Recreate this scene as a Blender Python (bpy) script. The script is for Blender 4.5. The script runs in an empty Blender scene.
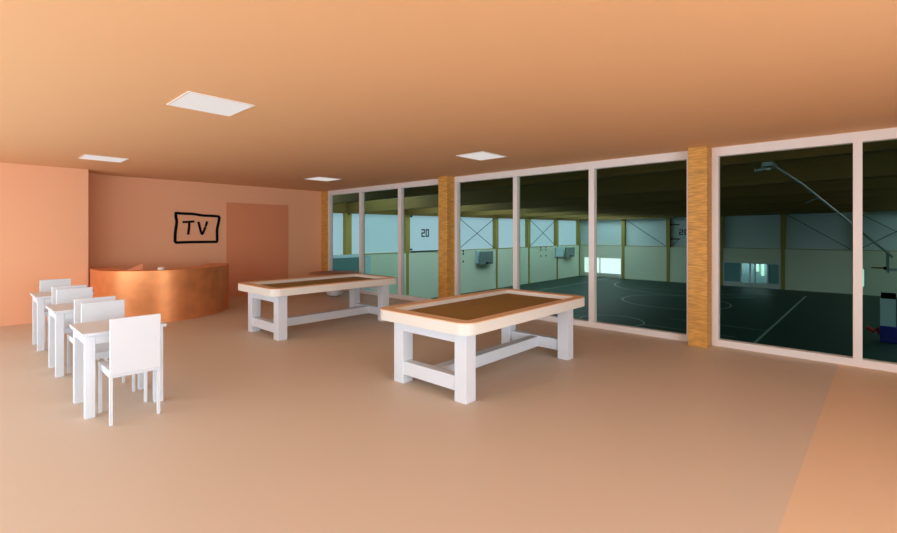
import bpy, bmesh, math, random
from mathutils import Vector, Matrix
random.seed(7)
C = bpy.context.scene.collection
PI = math.pi

# ------------------------------------------------------------------ materials
def mat(name, col, rough=0.6, metal=0.0, spec=0.5, noise=0.0, nscale=6.0, stretch=(1,1,1), bump=0.0, dark=0.7, emit=None, estr=0.0):
    m = bpy.data.materials.new(name); m.use_nodes = True
    nt = m.node_tree; b = nt.nodes['Principled BSDF']
    b.inputs['Base Color'].default_value = (*col, 1)
    b.inputs['Roughness'].default_value = rough
    b.inputs['Metallic'].default_value = metal
    b.inputs['Specular IOR Level'].default_value = spec
    if noise > 0 or bump > 0:
        tc = nt.nodes.new('ShaderNodeTexCoord'); mp = nt.nodes.new('ShaderNodeMapping')
        mp.inputs['Scale'].default_value = stretch
        nz = nt.nodes.new('ShaderNodeTexNoise'); nz.inputs['Scale'].default_value = nscale
        nz.inputs['Detail'].default_value = 5
        nt.links.new(tc.outputs['Object'], mp.inputs['Vector']); nt.links.new(mp.outputs['Vector'], nz.inputs['Vector'])
        if noise > 0:
            mx = nt.nodes.new('ShaderNodeMix'); mx.data_type = 'RGBA'
            mx.inputs[6].default_value = (*col, 1)
            mx.inputs[7].default_value = (col[0]*dark, col[1]*dark, col[2]*dark, 1)
            mr = nt.nodes.new('ShaderNodeMapRange')
            mr.inputs['From Min'].default_value = 0.35; mr.inputs['From Max'].default_value = 0.7
            mr.inputs['To Max'].default_value = noise
            nt.links.new(nz.outputs['Fac'], mr.inputs['Value'])
            nt.links.new(mr.outputs['Result'], mx.inputs[0]); nt.links.new(mx.outputs[2], b.inputs['Base Color'])
        if bump > 0:
            bp = nt.nodes.new('ShaderNodeBump'); bp.inputs['Strength'].default_value = bump
            bp.inputs['Distance'].default_value = 0.01
            nt.links.new(nz.outputs['Fac'], bp.inputs['Height']); nt.links.new(bp.outputs['Normal'], b.inputs['Normal'])
    if emit:
        b.inputs['Emission Color'].default_value = (*emit, 1); b.inputs['Emission Strength'].default_value = estr
    return m

def glass_mat(name, tint, refl_ior=1.2):
    m = bpy.data.materials.new(name); m.use_nodes = True; nt = m.node_tree; nt.nodes.clear()
    o = nt.nodes.new('ShaderNodeOutputMaterial'); t = nt.nodes.new('ShaderNodeBsdfTransparent')
    g = nt.nodes.new('ShaderNodeBsdfGlossy'); f = nt.nodes.new('ShaderNodeFresnel'); mx = nt.nodes.new('ShaderNodeMixShader')
    t.inputs['Color'].default_value = (*tint, 1); g.inputs['Roughness'].default_value = 0.02
    f.inputs['IOR'].default_value = refl_ior
    nt.links.new(f.outputs[0], mx.inputs[0]); nt.links.new(t.outputs[0], mx.inputs[1])
    nt.links.new(g.outputs[0], mx.inputs[2]); nt.links.new(mx.outputs[0], o.inputs[0])
    return m

M = {}
M['ceiling'] = mat('ceiling_paint', (0.77,0.462,0.235), 0.75, noise=0.10, nscale=0.7, dark=0.9)
M['wall'] = mat('terracotta_plaster', (0.84,0.445,0.25), 0.8, noise=0.10, nscale=1.2, dark=0.88)
M['door'] = mat('terracotta_door', (0.70,0.27,0.125), 0.6)
M['floor'] = mat('tan_floor', (0.62,0.52,0.412), 0.5, spec=0.35, noise=0.12, nscale=1.0, dark=0.92)
M['floor2'] = mat('orange_tan_floor', (0.74,0.54,0.36), 0.5, spec=0.35, noise=0.1, nscale=1.0, dark=0.92)
M['white'] = mat('white_lacquer', (0.68,0.742,0.80), 0.45, noise=0.05, nscale=14, dark=0.95)
M['ivory'] = mat('ivory_rail', (0.74,0.72,0.655), 0.5, noise=0.06, nscale=14, dark=0.94)
M['tan'] = mat('tan_rail_cap', (0.76,0.52,0.32), 0.45, noise=0.15, nscale=6, stretch=(1,8,1), dark=0.85)
M['cloth'] = mat('brown_cloth', (0.29,0.20,0.075), 0.95, spec=0.1, noise=0.2, nscale=90, dark=0.8)
M['frame'] = mat('white_window_frame', (0.77,0.745,0.72), 0.35, noise=0.04, nscale=20, dark=0.94)
M['post'] = mat('oak_post', (0.74,0.38,0.075), 0.55, noise=0.9, nscale=7, stretch=(1.0,1.0,10), dark=0.5, bump=0.15)
M['copper'] = mat('copper_cladding', (0.88,0.345,0.125), 0.42, metal=0.6, noise=0.45, nscale=5, dark=0.62, bump=0.08)
M['black'] = mat('black_paint', (0.004,0.004,0.005), 0.8, spec=0.1)
M['lamp'] = mat('lamp_diffuser', (0.2,0.2,0.2), 0.5, emit=(1,0.95,0.92), estr=0.62)
M['lamp_frame'] = mat('lamp_trim', (0.8,0.76,0.72), 0.5)
M['glass'] = glass_mat('tinted_glass', (0.88,0.95,0.92), 1.035)
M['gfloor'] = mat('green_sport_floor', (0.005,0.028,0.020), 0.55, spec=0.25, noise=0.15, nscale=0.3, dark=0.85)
M['gline'] = mat('court_line_paint', (0.16,0.24,0.21), 0.5)
M['gwall'] = mat('pale_green_wall', (0.66,0.73,0.60), 0.7, noise=0.1, nscale=0.5, dark=0.93)
M['gpost'] = mat('olive_timber', (0.36,0.27,0.06), 0.7, noise=0.3, nscale=4, stretch=(3,3,0.4), dark=0.8)
M['gbeam'] = mat('dark_olive_glulam', (0.185,0.112,0.022), 0.75, noise=0.5, nscale=1.6, stretch=(6,0.25,6), dark=0.75)
M['gdeck'] = mat('roof_deck', (0.2,0.15,0.05), 0.8)
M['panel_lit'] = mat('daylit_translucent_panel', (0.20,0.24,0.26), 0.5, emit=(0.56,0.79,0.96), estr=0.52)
M['panel'] = mat('translucent_panel', (0.62,0.77,0.83), 0.6, noise=0.06, nscale=0.6, dark=0.93)
M['rod'] = mat('dark_blue_rod', (0.01,0.02,0.05), 0.5)
M['board'] = mat('grey_backboard', (0.17,0.22,0.23), 0.4)
M['pale_steel'] = mat('pale_blue_steel', (0.45,0.62,0.70), 0.5)
M['steel'] = mat('grey_steel', (0.30,0.36,0.38), 0.4, metal=0.6)
M['teal_pane'] = mat('teal_door_pane', (0.16,0.38,0.42), 0.3)
M['teal'] = mat('dark_teal_door', (0.09,0.19,0.19), 0.6)
M['grey_frame'] = mat('grey_frame', (0.62,0.70,0.72), 0.5)
M['blue'] = mat('blue_padding', (0.01,0.012,0.25), 0.6)
M['red'] = mat('red_padding', (0.40,0.008,0.015), 0.6)
M['outdoor'] = mat('bright_glazing', (0.6,0.7,0.7), 0.4, emit=(0.86,1.0,0.97), estr=0.95)
M['outdoor2'] = mat('garden_glazing', (0.5,0.6,0.5), 0.4, emit=(0.70,1.0,0.85), estr=0.8)
M['sky'] = mat('skylight_glazing', (0.6,0.7,0.7), 0.4, emit=(0.74,0.95,1.0), estr=4.0)  # emitter for the strip added in the hall roof
M['sky2'] = mat('faint_skylight_glazing', (0.6,0.7,0.7), 0.4, emit=(0.85,0.95,1.0), estr=2.6)  # weaker emitter for the strips added in hall roof and lobby
M['mosaic'] = mat('brown_tabletop', (0.36,0.17,0.09), 0.5, noise=0.3, nscale=8)
M['plaster'] = mat('service_wall', (0.5,0.45,0.4), 0.8)

# ------------------------------------------------------------------ mesh helpers
def nb(): return bmesh.new()
def box(bm, x0, x1, y0, y1, z0, z1, bev=0.0):
    t = bmesh.new()
    bmesh.ops.create_cube(t, size=1.0)
    for v in t.verts:
        v.co = Vector(((x0+x1)/2 + v.co.x*(x1-x0), (y0+y1)/2 + v.co.y*(y1-y0), (z0+z1)/2 + v.co.z*(z1-z0)))
    if bev > 0:
        bmesh.ops.bevel(t, geom=list(t.edges), offset=bev, segments=2, profile=0.5, affect='EDGES')
    me = bpy.data.meshes.new('tmp'); t.to_mesh(me); t.free(); bm.from_mesh(me); bpy.data.meshes.remove(me)
    return bm
def prism(bm, pts, z0, z1, closed_caps=True):
    lo = [bm.verts.new((p[0], p[1], z0)) for p in pts]; hi = [bm.verts.new((p[0], p[1], z1)) for p in pts]
    n = len(pts)
    for i in range(n):
        j = (i+1) % n
        bm.faces.new((lo[i], lo[j], hi[j], hi[i]))
    if closed_caps:
        bm.faces.new(hi); bm.faces.new(lo[::-1])
    return bm
def tube(bm, pts, r, seg=10):
    rings = []
    pts = [Vector(p) for p in pts]
    for i, p in enumerate(pts):
        d = (pts[min(i+1, len(pts)-1)] - pts[max(i-1, 0)]).normalized()
        up = Vector((0,0,1)) if abs(d.z) < 0.95 else Vector((1,0,0))
        a = d.cross(up).normalized(); b = d.cross(a).normalized()
        rings.append([bm.verts.new(p + a*math.cos(2*PI*k/seg)*r + b*math.sin(2*PI*k/seg)*r) for k in range(seg)])
    for i in range(len(rings)-1):
        for k in range(seg):
            l = (k+1) % seg
            bm.faces.new((rings[i][k], rings[i][l], rings[i+1][l], rings[i+1][k]))
    bm.faces.new(rings[0][::-1]); bm.faces.new(rings[-1])
    return bm
def lathe(bm, prof, cx, cy, seg=40):
    rings = []
    for r, z in prof:
        rings.append([bm.verts.new((cx + r*math.cos(2*PI*k/seg), cy + r*math.sin(2*PI*k/seg), z)) for k in range(seg)])
    for i in range(len(rings)-1):
        for k in range(seg):
            l = (k+1) % seg
            bm.faces.new((rings[i][k], rings[i][l], rings[i+1][l], rings[i+1][k]))
    bm.faces.new(rings[0][::-1]); bm.faces.new(rings[-1])
    return bm
def rrect(x0, x1, y0, y1, r, n=8):
    out = []
    for cx, cy, a in ((x1-r, y1-r, 0), (x0+r, y1-r, PI/2), (x0+r, y0+r, PI), (x1-r, y0+r, 1.5*PI)):
        for k in range(n+1):
            t = a + PI/2*k/n
            out.append((cx + r*math.cos(t), cy + r*math.sin(t)))
    return out
def ring(bm, outer, inner, z0, z1):
    n = len(outer)
    V = [[bm.verts.new((p[0], p[1], z)) for p in pts] for pts, z in ((outer, z0), (outer, z1), (inner, z1), (inner, z0))]
    for i in range(n):
        j = (i+1) % n
        for a, b in ((0,1), (1,2), (2,3), (3,0)):
            bm.faces.new((V[a][i], V[a][j], V[b][j], V[b][i]))
    return bm
def obj(name, bm, m, parent=None, smooth=False, origin=None):
    bmesh.ops.recalc_face_normals(bm, faces=list(bm.faces))
    if origin is not None:
        bmesh.ops.translate(bm, verts=list(bm.verts), vec=-Vector(origin))
    me = bpy.data.meshes.new(name); bm.to_mesh(me); bm.free()
    me.materials.append(m)
    o = bpy.data.objects.new(name, me); C.objects.link(o)
    if origin is not None: o.location = origin
    if smooth:
        for p in me.polygons: p.use_smooth = True
        me.set_sharp_from_angle(angle=math.radians(35))
    if parent is not None:
        o.parent = parent
    return o
def tag(o, label, cat, group=None):
    o['label'] = label; o['category'] = cat
    if group: o['group'] = group
    return o
def thing(name, label, cat, loc=(0,0,0), group=None):
    o = bpy.data.objects.new(name, None); C.objects.link(o); o.location = loc; o.empty_display_size = 0.1
    return tag(o, label, cat, group)
def struct(name, bm, m, parent=None, smooth=False):
    o = obj(name, bm, m, parent, smooth); o['kind'] = 'structure'
    return o
def sempty(name, loc=(0,0,0)):
    o = bpy.data.objects.new(name, None); C.objects.link(o); o.location = loc; o.empty_display_size = 0.1
    o['kind'] = 'structure'; return o
def dup(root, loc, rot, label, group=None):
    r = root.copy(); C.objects.link(r); r.location = loc; r.rotation_euler = (0,0,rot); r['label'] = label
    if group: r['group'] = group
    for ch in list(root.children):
        c = ch.copy(); C.objects.link(c); c.parent = r
        for g in list(ch.children):
            d = g.copy(); C.objects.link(d); d.parent = c
    return r

# ------------------------------------------------------------------ dimensions
CE = 2.81          # lounge ceiling
W = 7.28           # inner face of the window frames
XL, YR = -2.2, -3.6
YB = 11.62         # TV wall
YJ = 10.86; XJ = 1.72   # projecting wall on the left
GF = -3.65         # sports hall floor
YG, XG, YS = 25.4, 52.0, -19.0

# ------------------------------------------------------------------ lounge shell
SEAM = 0.26
SA, SB = (W+0.14, 0.19), (XL-0.2, 0.485)
struct('floor', prism(nb(), [SA, (W+0.14, YB+0.3), (XL-0.2, YB+0.3), SB], -0.25, 0), M['floor'])
struct('floor_annex', prism(nb(), [(XL-0.2, YR-0.2), (W+0.14, YR-0.2), SA, SB], -0.25, 0), M['floor2'])
struct('ceiling', box(nb(), XL-0.2, W+0.14, YR-0.2, YB+0.3, CE, CE+0.16), M['ceiling'])
# TV wall with the rounded inner corner where it meets the projecting wall
pts = [(XJ, YJ)]
R_ = 0.55
for k in range(13):
    t = PI - PI/2*k/12
    pts.append((XJ + 0.02 + R_ + R_*math.cos(t), YB - R_ + R_*math.sin(t)))
pts += [(W+0.14, YB), (W+0.14, YB+0.3), (XJ-0.3, YB+0.3), (XJ-0.3, YJ)]
struct('wall_back', prism(nb(), pts, 0, CE), M['wall'], smooth=True)
struct('wall_side', box(nb(), XL, XJ-0.3, YJ, YB+0.3, 0, CE), M['wall'])
bm = nb()
RX0, RX1 = -1.9, 3.1
box(bm, XL-0.2, RX0, YR-0.2, YR, 0, CE); box(bm, RX1, W+0.14, YR-0.2, YR, 0, CE)
box(bm, RX0, RX1, YR-0.2, YR, 0, 0.25); box(bm, RX0, RX1, YR-0.2, YR, 2.5, CE)
struct('wall_rear', bm, M['wall'])
w40 = sempty('window_40', (RX0, YR-0.1, 0.25))
bm = nb()
box(bm, 0, 5, -0.05, 0.05, 0, 0.06); box(bm, 0, 5, -0.05, 0.05, 2.19, 2.25); box(bm, 0, 0.06, -0.05, 0.05, 0.06, 2.19); box(bm, 4.94, 5, -0.05, 0.05, 0.06, 2.19)
obj('window_frame', bm, M['frame'], w40)
for x in (1.65, 3.35): obj('mullion', box(nb(), x-0.03, x+0.03, -0.05, 0.05, 0.06, 2.19), M['frame'], w40)
# left wall with a long daylight opening
WY0, WY1, WZ0, WZ1 = 0.4, 10.2, 0.25, 2.35
bm = nb()
box(bm, XL-0.2, XL, YR, WY0, 0, CE); box(bm, XL-0.2, XL, WY1, YB+0.3, 0, CE)
box(bm, XL-0.2, XL, WY0, WY1, 0, WZ0); box(bm, XL-0.2, XL, WY0, WY1, WZ1, CE)
struct('wall_left', bm, M['wall'])
w4 = sempty('window_4', (XL-0.1, (WY0+WY1)/2, WZ0))
bm = nb()
box(bm, -0.05, 0.05, -4.9, 4.9, 0, 0.06); box(bm, -0.05, 0.05, -4.9, 4.9, 2.04, 2.1)
box(bm, -0.05, 0.05, -4.9, -4.84, 0.06, 2.04); box(bm, -0.05, 0.05, 4.84, 4.9, 0.06, 2.04)
obj('window_frame', bm, M['frame'], w4)
for y in (-1.63, 1.63):
    obj('mullion', box(nb(), -0.05, 0.05, y-0.03, y+0.03, 0.06, 2.04), M['frame'], w4)

# door panel in the TV wall
d1 = struct('door_1', box(nb(), 4.555, 6.19, YB-0.022, YB+0.02, 0, 2.36, 0.003), M['door'])

# window wall: three bays between timber posts
def bay(name, y0, y1, mulls, z0=0.0, z1=CE):
    e = sempty(name, (W, y0, 0))
    f = 0.085; d = 0.11
    L = y1 - y0
    bm = nb()
    box(bm, 0, d, 0, L, 0, 0.095, 0.004); box(bm, 0, d, 0, L, CE-0.125, CE, 0.004)
    box(bm, 0, d, 0, f, 0.09, CE-0.12, 0.004); box(bm, 0, d, L-f, L, 0.09, CE-0.12, 0.004)
    obj('window_frame', bm, M['frame'], e)
    edges = [f]
    for (a, b) in mulls:
        obj('mullion', box(nb(), 0.0, d, a-y0, b-y0, 0.09, CE-0.12, 0.004), M['frame'], e)
        edges += [a-y0, b-y0]
    edges.append(L-f)
    for i in range(0, len(edges), 2):
        obj('window_pane', box(nb(), d-0.035, d-0.027, edges[i]-0.01, edges[i+1]+0.01, 0.08, CE-0.11), M['glass'], e)
    return e
bay('window_1', 6.70-0.25, 11.33, [(9.745, 9.85), (8.185, 8.295)])
bay('window_2', 1.80, 6.46, [(4.85, 4.945), (3.305, 3.405)])
bay('window_3', YR, 1.56, [(-0.022, 0.063), (-1.9, -1.81)])
for n, (y0, y1) in enumerate(((1.562, 1.805), (6.45, 6.705), (11.33, YB))):
    o = struct('pillar', box(nb(), 7.04 if n < 2 else 7.24, W+0.14, y0, y1, 0, CE, 0.006), M['post'])
    o['label'] = ('oak coloured timber post right of the wide three pane window', 'oak coloured timber post between the two three pane windows', 'narrow timber post where the TV wall meets the glazing')[n]

# ------------------------------------------------------------------ ceiling lights
def ceiling_light(x0, x1, y0, y1):
    t = thing('ceiling_light', '', 'ceiling light', ((x0+x1)/2, (y0+y1)/2, CE), 'square ceiling panels')
    hx, hy = (x1-x0)/2, (y1-y0)/2
    sq = lambda s: [(-hx+s,-hy+s),(hx-s,-hy+s),(hx-s,hy-s),(-hx+s,hy-s)]
    obj('trim_ring', ring(nb(), sq(0), sq(0.014), -0.008, 0.0), M['lamp_frame'], t)
    obj('diffuser', box(nb(), -hx+0.012, hx-0.012, -hy+0.012, hy-0.012, -0.006, 0.0), M['lamp'], t)
    return t
for (a, lab) in (((1.342,1.917,4.22,4.80), 'large looking white square ceiling panel above the chairs, nearest of four'),
          ((1.342,1.914,8.77,9.31), 'white ceiling panel close to the wall edge beside the copper counter'),
          ((5.28,5.89,4.11,4.65), 'white ceiling panel in front of the window with three panes'),
          ((5.27,5.85,8.56,9.15), 'small looking white ceiling panel near the corner of TV wall and windows')):
    ceiling_light(*a)['label'] = lab

# ------------------------------------------------------------------ games tables
def games_table(x, y, label):
    t = thing('games_table', label, 'games table', (x, y, 0), 'white games tables')
    LX, LY = 2.13, 1.02                      # across the leg faces
    for sx in (0, 1):
        for sy in (0, 1):
            x0 = 0 if sx == 0 else LX-0.145; y0 = 0 if sy == 0 else LY-0.145
            obj('leg', box(nb(), x0, x0+0.145, y0, y0+0.145, 0, 0.67, 0.004), M['white'], t)
    for x0 in (0.012, LX-0.112):
        obj('apron', box(nb(), x0, x0+0.10, 0.14, LY-0.14, 0.555, 0.67, 0.003), M['white'], t)
        obj('foot_rail', box(nb(), x0, x0+0.10, 0.14, LY-0.14, 0.095, 0.235, 0.003), M['white'], t)
    obj('stretcher', box(nb(), 0.11, LX-0.11, LY/2-0.06, LY/2+0.06, 0.095, 0.225, 0.003), M['white'], t)
    o, i = rrect(-0.15, LX+0.135, -0.14, LY+0.135, 0.14), rrect(-0.005, LX-0.005, -0.015, LY-0.005, 0.035)
    obj('rail', ring(nb(), o, i, 0.676, 0.778), M['ivory'], t, smooth=True)
    o2 = rrect(-0.15, LX+0.135, -0.14, LY+0.135, 0.14); i2 = rrect(-0.012, LX+0.002, -0.022, LY+0.002, 0.04)
    obj('rail_cap', ring(nb(), o2, i2, 0.778, 0.789), M['tan'], t, smooth=True)
    b = obj('playing_bed', prism(nb(), rrect(-0.03, LX+0.02, -0.04, LY+0.02, 0.05), 0.672, 0.738), M['cloth'], t)
    b['label'] = 'sunken brown playing surface'
    return t
t2 = games_table(3.215, 2.705, 'white timber games table with sunken brown top nearest the camera')
dup(t2, (3.235, 6.355, 0), 0, 'white timber games table with sunken brown top, farther one beside the far corner windows')

# ------------------------------------------------------------------ cafe tables and chairs
def cafe_table(x, y, label):
    t = thing('cafe_table', label, 'table', (x, y, 0), 'small white square tables')
    h = 0.2945
    for sx in (-1, 1):
        for sy in (-1, 1):
            xa, xb = sorted((sx*h, sx*(h-0.072))); ya, yb = sorted((sy*h, sy*(h-0.072)))
            obj('leg', box(nb(), xa, xb, ya, yb, 0, 0.71, 0.003), M['white'], t)
    for s in (-1, 1):
        a, b = sorted((s*(h-0.004), s*(h-0.03)))
        obj('apron', box(nb(), -h+0.07, h-0.07, a, b, 0.635, 0.71), M['white'], t)
        obj('apron', box(nb(), a, b, -h+0.07, h-0.07, 0.635, 0.71), M['white'], t)
    obj('tabletop', box(nb(), -h-0.022, h+0.022, -h-0.022, h+0.022, 0.71, 0.738, 0.004), M['white'], t)
    return t
TX = 1.0475
T0 = cafe_table(TX, 5.19, 'small white square table in front, behind the nearest white chair')
dup(T0, (TX, 6.85, 0), 0, 'small white square table in the middle of the row of three')
dup(T0, (TX, 8.49, 0), 0, 'small white square table farthest along the row, nearest the terracotta wall')
def side_chair(x, y, rot, label):
    t = thing('side_chair', label, 'chair', (x, y, 0), 'white chairs at the small tables')
    t.rotation_euler = (0, 0, rot)
    hw = 0.184
    for s in (-1, 1):
        a, b = sorted((s*hw, s*(hw-0.024)))
        obj('leg', box(nb(), a, b, -0.205, -0.181, 0, 0.425, 0.002), M['white'], t)
        obj('leg', box(nb(), a, b, 0.196, 0.22, 0, 0.425, 0.002), M['white'], t)
    obj('seat_frame', ring(nb(), rrect(-hw+0.004, hw-0.004, -0.20, 0.216, 0.01), rrect(-hw+0.03, hw-0.03, -0.175, 0.19, 0.01), 0.392, 0.42), M['white'], t)
    obj('seat', box(nb(), -hw, hw, -0.20, 0.228, 0.42, 0.452, 0.006), M['white'], t)
    obj('backrest', box(nb(), -hw, hw, -0.222, -0.196, 0.418, 0.888, 0.006), M['white'], t)
    return t
c0 = side_chair(TX, 4.782, 0, 'nearest white square backed chair, its back fully in view')
labs = ['white chair pushed under the far side of the front small table',
        'white chair on the camera side of the middle small table, back to back with another',
        'white chair on the far side of the middle small table',
        'white chair on the camera side of the farthest small table',
        'white chair on the far side of the farthest small table, last in the row']
k = 0
for ty, pair in ((5.19, (1,)), (6.85, (-1, 1)), (8.49, (-1, 1))):
    for s in pair:
        dup(c0, (TX, ty + s*0.408 + (0.02 if s > 0 else 0), 0), 0 if s < 0 else PI, labs[k]); k += 1

# ------------------------------------------------------------------ curved counter
def smooth_curve(P, n=8):
    out = []
    for i in range(len(P)-1):
        p0 = Vector(P[max(i-1,0)]); p1 = Vector(P[i]); p2 = Vector(P[i+1]); p3 = Vector(P[min(i+2,len(P)-1)])
        for k in range(n):
            t = k/n
            out.append(0.5*((2*p1) + (p2-p0)*t + (2*p0-5*p1+4*p2-p3)*t*t + (3*p1-p0-3*p2+p3)*t**3))
    out.append(Vector(P[-1])); return out
front = smooth_curve([(1.735,10.80),(1.70,10.30),(1.80,9.80),(2.05,9.42),(2.45,9.20),(2.85,9.175),(3.25,9.30),(3.55,9.49),(3.82,9.76),(4.0,10.06),(4.06,10.40),(4.05,10.55)])
def offset(c, d):
    out = []
    for i, p in enumerate(c):
        t = (c[min(i+1,len(c)-1)] - c[max(i-1,0)]).normalized()
        out.append(p + Vector((-t.y, t.x))*d)
    return out
ct = thing('reception_counter', 'curved copper clad reception counter below the TV outline', 'counter', (2.8, 9.9, 0))
def sub(c, o=(2.8, 9.9)): return [(p.x-o[0], p.y-o[1]) for p in c]
def strip(c, d0, d1, z0, z1):
    a, b = sub(offset(c, d0)), sub(offset(c, d1))
    bm = nb(); n = len(a)
    V = [[bm.verts.new((p[0], p[1], z)) for p in pts] for pts, z in ((a, z0), (a, z1), (b, z1), (b, z0))]
    for i in range(n-1):
        for q, r in ((0,1), (1,2), (2,3), (3,0)):
            bm.faces.new((V[q][i], V[q][i+1], V[r][i+1], V[r][i]))
    bm.faces.new([V[q][0] for q in range(4)]); bm.faces.new([V[q][-1] for q in range(4)][::-1])
    return bm
obj('front_panel', strip(front, 0, 0.06, 0, 0.905), M['copper'], ct, smooth=True)
obj('worktop', strip(front, -0.006, 0.38, 0.905, 0.93), M['copper'], ct, smooth=True)
obj('back_panel', strip(front, 0.30, 0.33, 0, 0.905), M['wall'], ct, smooth=True)
# small things that show above the counter
bm = nb()
v = [bm.verts.new(p) for p in ((-0.14,-0.03,0),(0.10,-0.03,0),(0.10,-0.03,0.115),(-0.14,0.03,0),(0.10,0.03,0),(0.10,0.03,0.115))]
for f in ((0,1,2),(3,5,4),(0,3,4,1),(1,4,5,2),(2,5,3,0)): bm.faces.new([v[i] for i in f])
tag(obj('desk_wedge', bm, M['door'], origin=None), 'dark wedge shaped screen standing on the left of the counter', 'desk screen').location = (2.20, 9.62, 0.93)
bm = nb(); lathe(bm, [(0.055,0),(0.06,0.01),(0.06,0.035),(0.045,0.045),(0.02,0.05)], 0, 0, 24)
tag(obj('counter_dish', bm, M['ivory'], smooth=True), 'small pale round dish on the counter beside the wedge screen', 'dish').location = (2.55, 9.42, 0.93)

# ------------------------------------------------------------------ drawn TV outline on the wall
tv = thing('television_sign', 'hand drawn black rectangle with letters TV on the terracotta wall', 'wall sign', (3.9, YB, 1.37))
def stroke(pp, r=0.032):
    c = smooth_curve([Vector((p[0]-3.9, p[1]-1.37)) for p in pp], 5)
    bm = nb(); tube(bm, [(q.x, -0.008, q.y) for q in c], r, 10)
    for v_ in bm.verts: v_.co.y = -0.008 + (v_.co.y+0.008)*0.35
    return bm
obj('outline', stroke([(3.441,2.06),(3.60,2.052),(3.80,2.05),(4.02,2.02),(4.33,2.012),(4.385,1.985),(4.375,1.88),(4.338,1.68),(4.338,1.42),(4.315,1.386),(4.0,1.386),(3.7,1.386),(3.44,1.382),(3.42,1.40),(3.424,1.60),(3.452,1.85),(3.436,1.98),(3.438,2.085)]), M['black'], tv, smooth=True)
bm = stroke([(3.575,1.855),(3.66,1.857),(3.75,1.866),(3.825,1.873)], 0.027)
b2 = stroke([(3.716,1.86),(3.713,1.75),(3.70,1.63),(3.694,1.561)], 0.027)
me = bpy.data.meshes.new('t'); b2.to_mesh(me); b2.free(); bm.from_mesh(me); bpy.data.meshes.remove(me)
obj('letter', bm, M['black'], tv, smooth=True)
obj('letter', stroke([(3.915,1.868),(3.935,1.78),(3.965,1.65),(3.998,1.575),(4.04,1.66),(4.085,1.79),(4.112,1.88)], 0.027), M['black'], tv, smooth=True)

# ------------------------------------------------------------------ round lounge table behind the far games table
rt = thing('round_table', 'low round brown topped table with white bowl shaped pedestal behind the far games table', 'table', (6.52, 9.85, 0))
bm = nb(); lathe(bm, [(0.10,0.0),(0.17,0.03),(0.21,0.10),(0.235,0.20),(0.24,0.35),(0.16,0.47),(0.14,0.555)], 0, 0, 40)
obj('pedestal', bm, M['white'], rt, smooth=True)
bm = nb(); lathe(bm, [(0.56,0.555),(0.60,0.56),(0.605,0.59),(0.59,0.60)], 0, 0, 56)
obj('tabletop', bm, M['mosaic'], rt, smooth=True)

# ------------------------------------------------------------------ sports hall below
def zb(x, y): return 2.94 + 0.0050*(x-16) + 0.0105*(25-y)     # underside of the roof beams
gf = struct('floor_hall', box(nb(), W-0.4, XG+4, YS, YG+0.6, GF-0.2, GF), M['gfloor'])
# court lines: raised paint on the hall floor
bm = nb()
LZ0, LZ1 = GF, GF+0.004
def line(p, q, w=0.05):
    p = Vector(p); q = Vector(q); d = (q-p).normalized(); n = Vector((-d.y, d.x))*w
    prism(bm, [tuple(p-n), tuple(q-n), tuple(q+n), tuple(p+n)], LZ0, LZ1)
def arc(cx, cy, r, a0, a1, w=0.05, n=48):
    pp = [(cx+r*math.cos(a0+(a1-a0)*k/n), cy+r*math.sin(a0+(a1-a0)*k/n)) for k in range(n+1)]
    for k in range(n): line(pp[k], pp[k+1], w)
line((9, 21.6), (51, 21.6), 0.06); line((25.5, 3.72), (47.9, 3.32), 0.06)
arc(48.2, 12, 7.0, PI/2, 1.3*PI); arc(37.2, 10.5, 3.7, 0, 2*PI); arc(26.6, 11.0, 1.8, 0, 2*PI)
line((26.7, 9.2), (26.5, 4.6), 0.035); line((44.1, 8.7), (47.3, 5.2), 0.035); line((29.7, 8.6), (29.4, 3.7), 0.03); line((51.2,19),(51.2,-8),0.04)
line((44.2, 16.0),(44.2, 8.0),0.03); line((26.7, 12.8),(26.7, 21.6),0.035)
struct('court_line', bm, M['gline'], gf)
# lower walls
LM = 0.12
bm = nb(); box(bm, W-0.4, XG+0.5, YG+0.04, YG+0.6, GF, LM)
struct('wall_hall_left', bm, M['gwall'])
bm = nb()
segs = [(-0.36, 0.30), (5.50, 10.12), (20.30, 24.95)]            # low glazing in the far wall
def wallpiece(y0, y1, z0, z1): box(bm, XG+0.04, XG+0.55, y0, y1, z0, z1)
wallpiece(YS, segs[0][0], GF, LM); wallpiece(segs[0][1], segs[1][0], GF, LM); wallpiece(segs[1][1], segs[2][0], GF, LM); wallpiece(segs[2][1], YG+0.6, GF, LM)
for (a, b), z0, z1 in ((segs[0], -3.0, -1.35), (segs[1], GF+0.02, -1.25), (segs[2], GF+0.15, -1.25)):
    wallpiece(a, b, z1, LM)
    if z0 > GF+0.05: wallpiece(a, b, GF, z0)
struct('wall_hall_far', bm, M['gwall'])
struct('wall_hall_right', box(nb(), W-0.4, XG+0.5, YS-0.4, YS, GF, 5.4), M['gwall'])
struct('wall_hall_near', box(nb(), W-0.6, W-0.02, YS, YG+0.6, GF, -0.25), M['gwall'])
bm = nb()
box(bm, W+0.0, W+0.14, YS, YR-0.2, -0.25, CE+0.16); box(bm, W, W+0.14, YB+0.3, YG+0.6, -0.25, CE+0.16); box(bm, W, W+0.14, YS, YG+0.6, CE+0.16, 5.2)
struct('wall_hall_upper', bm, M['gwall'])

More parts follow.
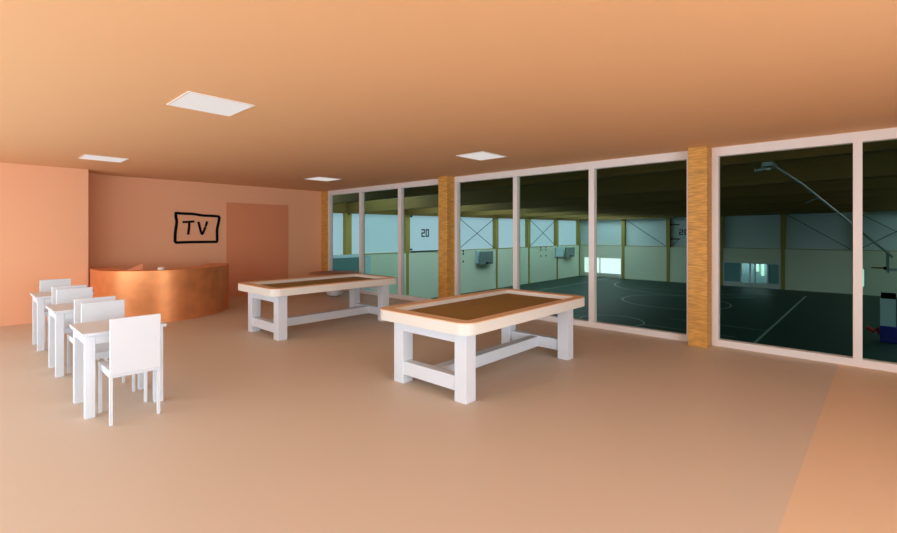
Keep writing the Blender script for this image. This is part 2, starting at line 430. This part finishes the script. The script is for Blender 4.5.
# posts
PX = [12.1, 17.93, 23.3, 29.0, 34.75, 40.4, 46.35, 51.85]
PY = [20.13, 15.28, 10.27, 5.28, 0.30, -4.7, -9.7, -14.6]
for x in PX:
    bm = nb(); box(bm, x-0.22, x+0.22, YG-0.02, YG+0.42, LM, zb(x, YG)+0.02); box(bm, x-0.11, x+0.11, YG-0.02, YG+0.04, GF, LM)
    struct('pillar', bm, M['gpost'])
for y in PY:
    bm = nb(); box(bm, XG-0.02, XG+0.42, y-0.19, y+0.19, LM, zb(XG, y)+0.06); box(bm, XG-0.02, XG+0.05, y-0.15, y+0.15, GF, LM)
    struct('pillar', bm, M['gpost'])
# translucent panels between the posts, each a window of its own
n = 5
xs = [W+0.1] + PX + [XG+0.4]
for i in range(len(xs)-1):
    bm = nb(); a, b = xs[i], xs[i+1]; box(bm, a, b, YG+0.36, YG+0.46, LM, 3.45)
    struct('window_%d' % n, bm, M['panel_lit']); n += 1
ys = [YG+0.4] + PY + [YS]
for i in range(len(ys)-1):
    bm = nb(); box(bm, XG+0.36, XG+0.46, ys[i+1], ys[i], LM, 3.9)
    struct('window_%d' % n, bm, M['panel']); n += 1
# ledge where the panels stand on the lower wall
struct('trim_1', box(nb(), W+0.1, XG, YG+0.02, YG+0.37, LM-0.02, LM+0.02), M['gpost'])
struct('trim_2', box(nb(), XG+0.02, XG+0.37, YS, YG, LM-0.02, LM+0.02), M['gpost'])

# roof beams running along the hall, deck and added glowing strips that light the hall
def beam(x, w=0.3, h=1.5):
    bm = nb(); vs = []
    for y in (YS, YG+0.42):
        z = zb(x, y)
        vs.append([bm.verts.new(p) for p in ((x-w/2,y,z),(x+w/2,y,z),(x+w/2,y,z+h),(x-w/2,y,z+h))])
    a, b = vs
    for i in range(4):
        j = (i+1) % 4; bm.faces.new((a[i], a[j], b[j], b[i]))
    bm.faces.new(a[::-1]); bm.faces.new(b)
    return bm
for x in [9.1] + PX:
    struct('beam', beam(x), M['gbeam'])
bm = nb()
vv = []
for x in (W+0.14, XG+0.3):
    z = zb(x, YG) - 0.02
    vv.append([bm.verts.new(p) for p in ((x,YG+0.05,z),(x,YG+0.35,z),(x,YG+0.35,z+1.4),(x,YG+0.05,z+1.4))])
for i in range(4):
    j = (i+1) % 4; bm.faces.new((vv[0][i], vv[0][j], vv[1][j], vv[1][i]))
bm.faces.new(vv[0][::-1]); bm.faces.new(vv[1])
struct('beam_edge', bm, M['gbeam'])
SK0, SK1 = 18.5, 23.5
bm = nb(); box(bm, W, XG+0.6, YS, -9.0, 4.95, 5.2); box(bm, W, XG+0.6, -4.0, SK0, 4.95, 5.2); box(bm, W, XG+0.6, SK1, YG+0.6, 4.95, 5.2)
struct('ceiling_hall', bm, M['gdeck'])
bm = nb(); box(bm, W, XG+0.6, YG+0.42, YG+0.6, LM, 5.0)
struct('wall_hall_top', bm, M['gdeck'])
bm = nb(); box(bm, XG+0.42, XG+0.6, YS, YG+0.6, 3.2, 5.0)
struct('wall_hall_gable', bm, M['gdeck'])
struct('window_41', box(nb(), W, XG+0.6, -9.0, -4.0, 5.05, 5.1), M['sky2'])  # weaker glowing strip added to lift the dark right side of the hall
struct('window_42', box(nb(), 53.0, 54.3, 5.0, 10.6, -1.04, -1.01), M['sky2'])  # glowing strip added under the lobby ceiling to brighten the entrance
struct('window_30', box(nb(), W, XG+0.6, SK0, SK1, 5.05, 5.1), M['sky'])  # glowing strip added above the beams to light left wall and floor

# bracing rods
def rods(name, pairs, label, grp='bracing rods on the hall panels'):
    bm = nb()
    for p, q in pairs: tube(bm, [p, q], 0.027, 6)
    tag(obj(name, bm, M['rod']), label, 'brace', grp)
yb_ = YG+0.10
for (a, b, lab) in ((29.3, 34.5, 'dark crossed rods on the pale blue panel left of the nearer basketball backboard'),
                    (40.75, 46.1, 'dark crossed rods on the pale blue panel just right of a white window mullion')):
    zt = zb(a, YG)-0.07
    rods('cross_brace', [((a, yb_, zt), (b, yb_, LM+0.03)), ((a, yb_+0.08, LM+0.03), (b, yb_+0.08, zt))], lab)
xb_ = XG+0.12
rods('diagonal_brace', [((xb_, 19.88, 3.15), (xb_, 15.56, LM+0.06))], 'single dark rod slanting down a far blue panel beside the panel marked 20')
rods('diagonal_brace', [((xb_, 15.0, LM+0.06), (xb_, 14.1, 1.0))], 'short dark rod rising under the number 20 on the far wall')
rods('diagonal_brace', [((xb_, 5.0, 3.3), (xb_, 0.58, LM+0.06))], 'long thin rod slanting across the far panel above the entrance glazing')
rods('cross_brace', [((xb_, 0.1, 3.3), (xb_, -4.5, LM+0.03)), ((xb_+0.08, 0.1, LM+0.03), (xb_+0.08, -4.5, 3.3))], 'dark crossed rods on the far panel seen through the right-hand pane')

# numbers and marks on the panels
def text_mesh(s, size):
    cu = bpy.data.curves.new('number', 'FONT'); cu.body = s; cu.size = size; cu.extrude = 0.01
    o = bpy.data.objects.new('tmp_text', cu); C.objects.link(o)
    dg = bpy.context.evaluated_depsgraph_get(); me = bpy.data.meshes.new_from_object(o.evaluated_get(dg))
    bpy.data.objects.remove(o)
    return me
SEGS = {'2': [((0,1),(1,1)),((1,1),(1,.5)),((1,.5),(0,.5)),((0,.5),(0,0)),((0,0),(1,0))],
        '0': [((0,0),(0,1)),((0,1),(1,1)),((1,1),(1,0)),((1,0),(0,0))]}
def digits(s, w, h, st):
    bm = nb(); x = 0
    for ch in s:
        for (p, q) in SEGS[ch]:
            x0, x1 = sorted((p[0], q[0])); z0, z1 = sorted((p[1], q[1]))
            box(bm, x + x0*w - st/2, x + x1*w + st/2, -0.01, 0.01, z0*h - st/2, z1*h + st/2)
        x += w*1.75
    return bm
o = tag(obj('panel_number', digits('20', 0.27, 0.52, 0.10), M['rod']), 'dark squared number 20 on the pale panel left of the middle timber post', 'number', 'panel numbers')
o.location = (25.15, YG+0.354, 1.34)
o = tag(obj('panel_number', digits('20', 0.30, 0.48, 0.10), M['rod']), 'dark squared number 20 on the far wall beside the right timber post', 'number', 'panel numbers')
o.location = (XG+0.354, 14.22, 1.45); o.rotation_euler = (0, 0, -PI/2)
for z, lab in ((2.9, 'small dark clip at the top corner of the panel numbered 20 on the left'), (0.32, 'small dark clip at the bottom corner of the panel numbered 20 on the left')):
    tag(obj('panel_clip', box(nb(), 23.75, 24.05, YG+0.28, YG+0.365, z-0.07, z+0.07), M['rod']), lab, 'clip', 'panel clips')
for z, lab in ((2.5, 'upper short dark bar beside the far panel number 20'), (0.96, 'lower short dark bar beside the far panel number 20')):
    tag(obj('panel_bar', box(nb(), XG+0.26, XG+0.365, 14.25, 15.1, z-0.06, z+0.06), M['rod']), lab, 'bar', 'panel bars')
tag(obj('panel_rail', box(nb(), 23.62, 28.8, YG-0.02, YG+0.03, LM+0.02, LM+0.09), M['rod']), 'thin dark rail under the left panel numbered 20', 'rail')

# wall backboards
def backboard(bx0, bx1, bz0, bz1, px0, px1, label):
    cx = (bx0+bx1)/2
    t = thing('basketball_backboard', label, 'backboard', (cx, YG, bz0), 'wall hung backboards')
    w = (bx1-bx0)/2; h = bz1-bz0
    obj('mount_panel', box(nb(), px0-cx, px1-cx, -0.16, 0.04, 0.12, h+0.08), M['pale_steel'], t)
    obj('board', box(nb(), -w, w, -0.34, -0.28, 0, h, 0.01), M['board'], t)
    bm = nb()
    for k in range(24):
        a, b = 2*PI*k/24, 2*PI*(k+1)/24
        tube(bm, [(0.225*math.cos(a), -0.62+0.225*math.sin(a), 0.15), (0.225*math.cos(b), -0.62+0.225*math.sin(b), 0.15)], 0.02, 6)
    box(bm, -0.1, 0.1, -0.42, -0.34, 0.08, 0.2)
    obj('rim', bm, M['black'], t)
backboard(31.75, 33.7, -1.25, -0.08, 31.55, 32.3, 'grey basketball backboard nearer the camera on the green hall wall')
backboard(47.6, 49.9, -1.22, -0.10, 45.75, 47.6, 'grey basketball backboard near the far corner beside the bright glazing')
# round fixings on the lower wall
def fixing(x, z, lab):
    bm = nb(); lathe(bm, [(0.085,0),(0.085,0.03),(0.06,0.05)], 0, 0, 14)
    o = tag(obj('wall_fixing', bm, M['rod']), lab, 'wall fixing', 'dark round wall fixings'); o.rotation_euler = (PI/2, 0, 0); o.location = (x, YG+0.04, z)
for z, lab in ((0.02, 'topmost dark round fixing left of the nearer backboard'), (-0.22, 'middle dark round fixing left of the nearer backboard'), (-0.88, 'lowest dark round fixing left of the nearer backboard')): fixing(29.85, z, lab)
for x, s in ((42.75, 'left'), (43.85, 'right')):
    for z, r in ((0.02, 'top'), (-0.22, 'middle'), (-0.88, 'bottom')):
        fixing(x, z, '%s dark round fixing of the %s column below the farther crossed rods' % (r, s))
# store door and pale pad on the left wall
tag(struct('door_2', box(nb(), 16.6, 19.0, YG-0.06, YG+0.05, GF, -0.06), M['teal']), 'dark teal store door low on the hall wall behind the far games table', 'door')
struct('trim_3', box(nb(), 16.45, 19.05, YG-0.06, YG+0.05, -0.06, 0.14), M['pale_steel'])
struct('trim_4', box(nb(), 19.35, 19.75, YG-0.03, YG+0.05, GF, 0.02), M['pale_steel'])

# far low windows
def low_window(name, y0, y1, z0, z1, panes, fm, sill):
    e = sempty(name, (XG, y0, z0)); L = y1-y0; H = z1-z0
    bm = nb(); f = 0.10
    box(bm, 0, 0.2, 0, L, 0, sill); box(bm, 0, 0.2, 0, L, H-0.12, H); box(bm, 0, 0.2, 0, f, sill, H-0.12); box(bm, 0, 0.2, L-f, L, sill, H-0.12)
    for i in range(len(panes)-1):
        yy = panes[i][1]; box(bm, 0.01, 0.19, yy-0.06, yy+0.06, sill, H-0.12)
    obj('window_frame', bm, fm, e)
    for a, b, m in panes:
        obj('window_pane', box(nb(), 0.08, 0.11, max(a, f), min(b, L-f), sill, H-0.12), m, e)
    return e
low_window('window_31', 20.30, 24.95, GF+0.15, -1.25, [(0, 2.6, M['outdoor']), (2.6, 4.65, M['outdoor'])], M['frame'], 0.35)
low_window('window_32', -0.36, 0.30, -3.0, -1.35, [(0, 0.66, M['outdoor2'])], M['pale_steel'], 0.06)
G_ = M['glass']
low_window('window_33', 5.50, 10.12, GF, -1.25, [(0, 0.95, M['teal_pane']), (0.95, 1.95, G_), (1.95, 2.35, G_), (2.35, 3.10, G_), (3.10, 4.62, M['teal_pane'])], M['grey_frame'], 0.45)
# lobby behind the entrance glazing with three bright glazed strips
bm = nb(); box(bm, 54.6, 54.8, 3.5, 12, GF, -1.0); box(bm, XG+0.55, 54.8, 3.4, 3.5, GF, -1.0); box(bm, XG+0.55, 54.8, 12, 12.1, GF, -1.0); box(bm, XG+0.55, 54.8, 3.4, 12.1, -1.0, -0.9)
struct('wall_lobby', bm, M['pale_steel'])
for k, (a, b, z0, m) in enumerate(((6.55, 6.80, -2.6, 'outdoor2'), (7.05, 7.3, -2.7, 'outdoor2'), (7.5, 7.75, -2.3, 'outdoor2'))):
    struct('window_%d' % (34+k), box(nb(), 54.55, 54.6, a, b, z0, -1.2), M[m])

# ceiling hung hoop boom
hb = thing('hoop_boom', 'grey folding basketball boom slanting down from a roof beam', 'basketball boom', (12.6, 1.55, 3.12))
def rel(x, y, z): return (x-12.6, y-1.55, z-3.12)
bm = nb(); tube(bm, [rel(12.6,1.44,3.12), rel(13.1,0.96,2.70), rel(13.9,0.13,1.80), rel(14.6,-0.55,1.05)], 0.026, 10)
obj('boom', bm, M['steel'], hb)
bm = nb(); tube(bm, [rel(12.6,1.50,3.14), rel(12.6,1.74,3.06)], 0.055, 12); tube(bm, [rel(12.6,1.74,3.07), rel(12.58,1.80,3.05)], 0.045, 12)
obj('motor', bm, M['steel'], hb)
bm = nb(); tube(bm, [rel(12.50,1.55,3.12), rel(12.66,1.55,3.12)], 0.085, 24)
obj('pulley', bm, M['steel'], hb)
bm = nb(); box(bm, -0.55, 0.15, -0.15, 0.05, -0.045, 0.044)
obj('bracket', bm, M['steel'], hb)
bm = nb(); tube(bm, [rel(13.35,0.68,2.42), rel(13.5,0.95,2.30)], 0.012, 6)
obj('strut', bm, M['steel'], hb)

# wheeled basketball stand at the right edge
gp = thing('basketball_stand', 'pale padded basketball stand with blue base at the right edge of the hall', 'basketball stand', (30.4, -0.95, GF))
obj('pole_pad', box(nb(), -0.16, 0.16, -0.30, 0.23, 0.76, 2.09, 0.015), M['pale_steel'], gp)
obj('base_pad', box(nb(), -0.3, 0.3, -0.9, 0.24, 0.0, 0.78, 0.03), M['blue'], gp)
obj('cap', box(nb(), -0.15, 0.15, -0.32, 0.20, 2.09, 2.36, 0.01), M['black'], gp)
obj('mast', box(nb(), -0.08, 0.08, -0.80, -0.62, 0.70, 3.6, 0.01), M['pale_steel'], gp)
bm = nb(); tube(bm, [(-0.1,0.20,0.36),(-0.1,0.36,0.60),(-0.1,0.46,0.44),(-0.1,0.70,0.64)], 0.10, 8)
obj('strap', bm, M['red'], gp)
bm = nb()
for k in range(24):
    a, b = 2*PI*k/24, 2*PI*(k+1)/24
    tube(bm, [(0.225*math.cos(a), 0.31+0.225*math.sin(a), 3.55), (0.225*math.cos(b), 0.31+0.225*math.sin(b), 3.55)], 0.022, 6)
box(bm, -0.06, 0.06, 0.0, 0.11, 3.47, 3.62)
obj('rim', bm, M['black'], gp)
obj('backboard', box(nb(), -0.9, 0.9, -0.06, 0.0, 3.38, 4.4, 0.01), M['board'], gp)
obj('arm', box(nb(), -0.05, 0.05, -0.64, -0.06, 3.42, 3.56), M['steel'], gp)

# ------------------------------------------------------------------ light
def area(name, loc, rot, sx, sy, power, col):
    l = bpy.data.lights.new(name, 'AREA'); l.shape = 'RECTANGLE'; l.size = sx; l.size_y = sy; l.energy = power; l.color = col
    o = bpy.data.objects.new(name, l); C.objects.link(o); o.location = loc; o.rotation_euler = rot
    return o
# daylight through the long window in the left wall
area('window_daylight', (XL-0.35, (WY0+WY1)/2, (WZ0+WZ1)/2), (0, -PI/2, 0), WZ1-WZ0, WY1-WY0, 305, (0.80, 0.91, 1.0))
area('rear_daylight', ((RX0+RX1)/2, YR-0.4, 1.4), (PI/2, 0, 0), 5.0, 2.25, 400, (0.76, 0.90, 1.0))
w = bpy.data.worlds.new('world'); bpy.context.scene.world = w; w.use_nodes = True
w.node_tree.nodes['Background'].inputs[0].default_value = (0.75, 0.87, 1.0, 1); w.node_tree.nodes['Background'].inputs[1].default_value = 0.6

# ------------------------------------------------------------------ camera
cam = bpy.data.cameras.new('camera'); co = bpy.data.objects.new('camera', cam); C.objects.link(co)
F_PX = 450.8
th = math.atan2(860-447, F_PX)
co.location = (0, 0, 1.6); co.rotation_euler = (PI/2, 0, th - PI/2)
cam.sensor_width = 36; cam.lens = 36*F_PX/897
cam.shift_x = 1.5/897; cam.shift_y = -(266.5-233)/897
cam.clip_start = 0.05; cam.clip_end = 300
sc = bpy.context.scene; sc.camera = co
sc.view_settings.view_transform = 'Standard'; sc.view_settings.look = 'None'
sc.view_settings.exposure = 0; sc.view_settings.gamma = 1; sc.view_settings.use_curve_mapping = False
sc.cycles.max_bounces = 12; sc.cycles.diffuse_bounces = 8; sc.cycles.transparent_max_bounces = 16
sc.cycles.use_denoising = True
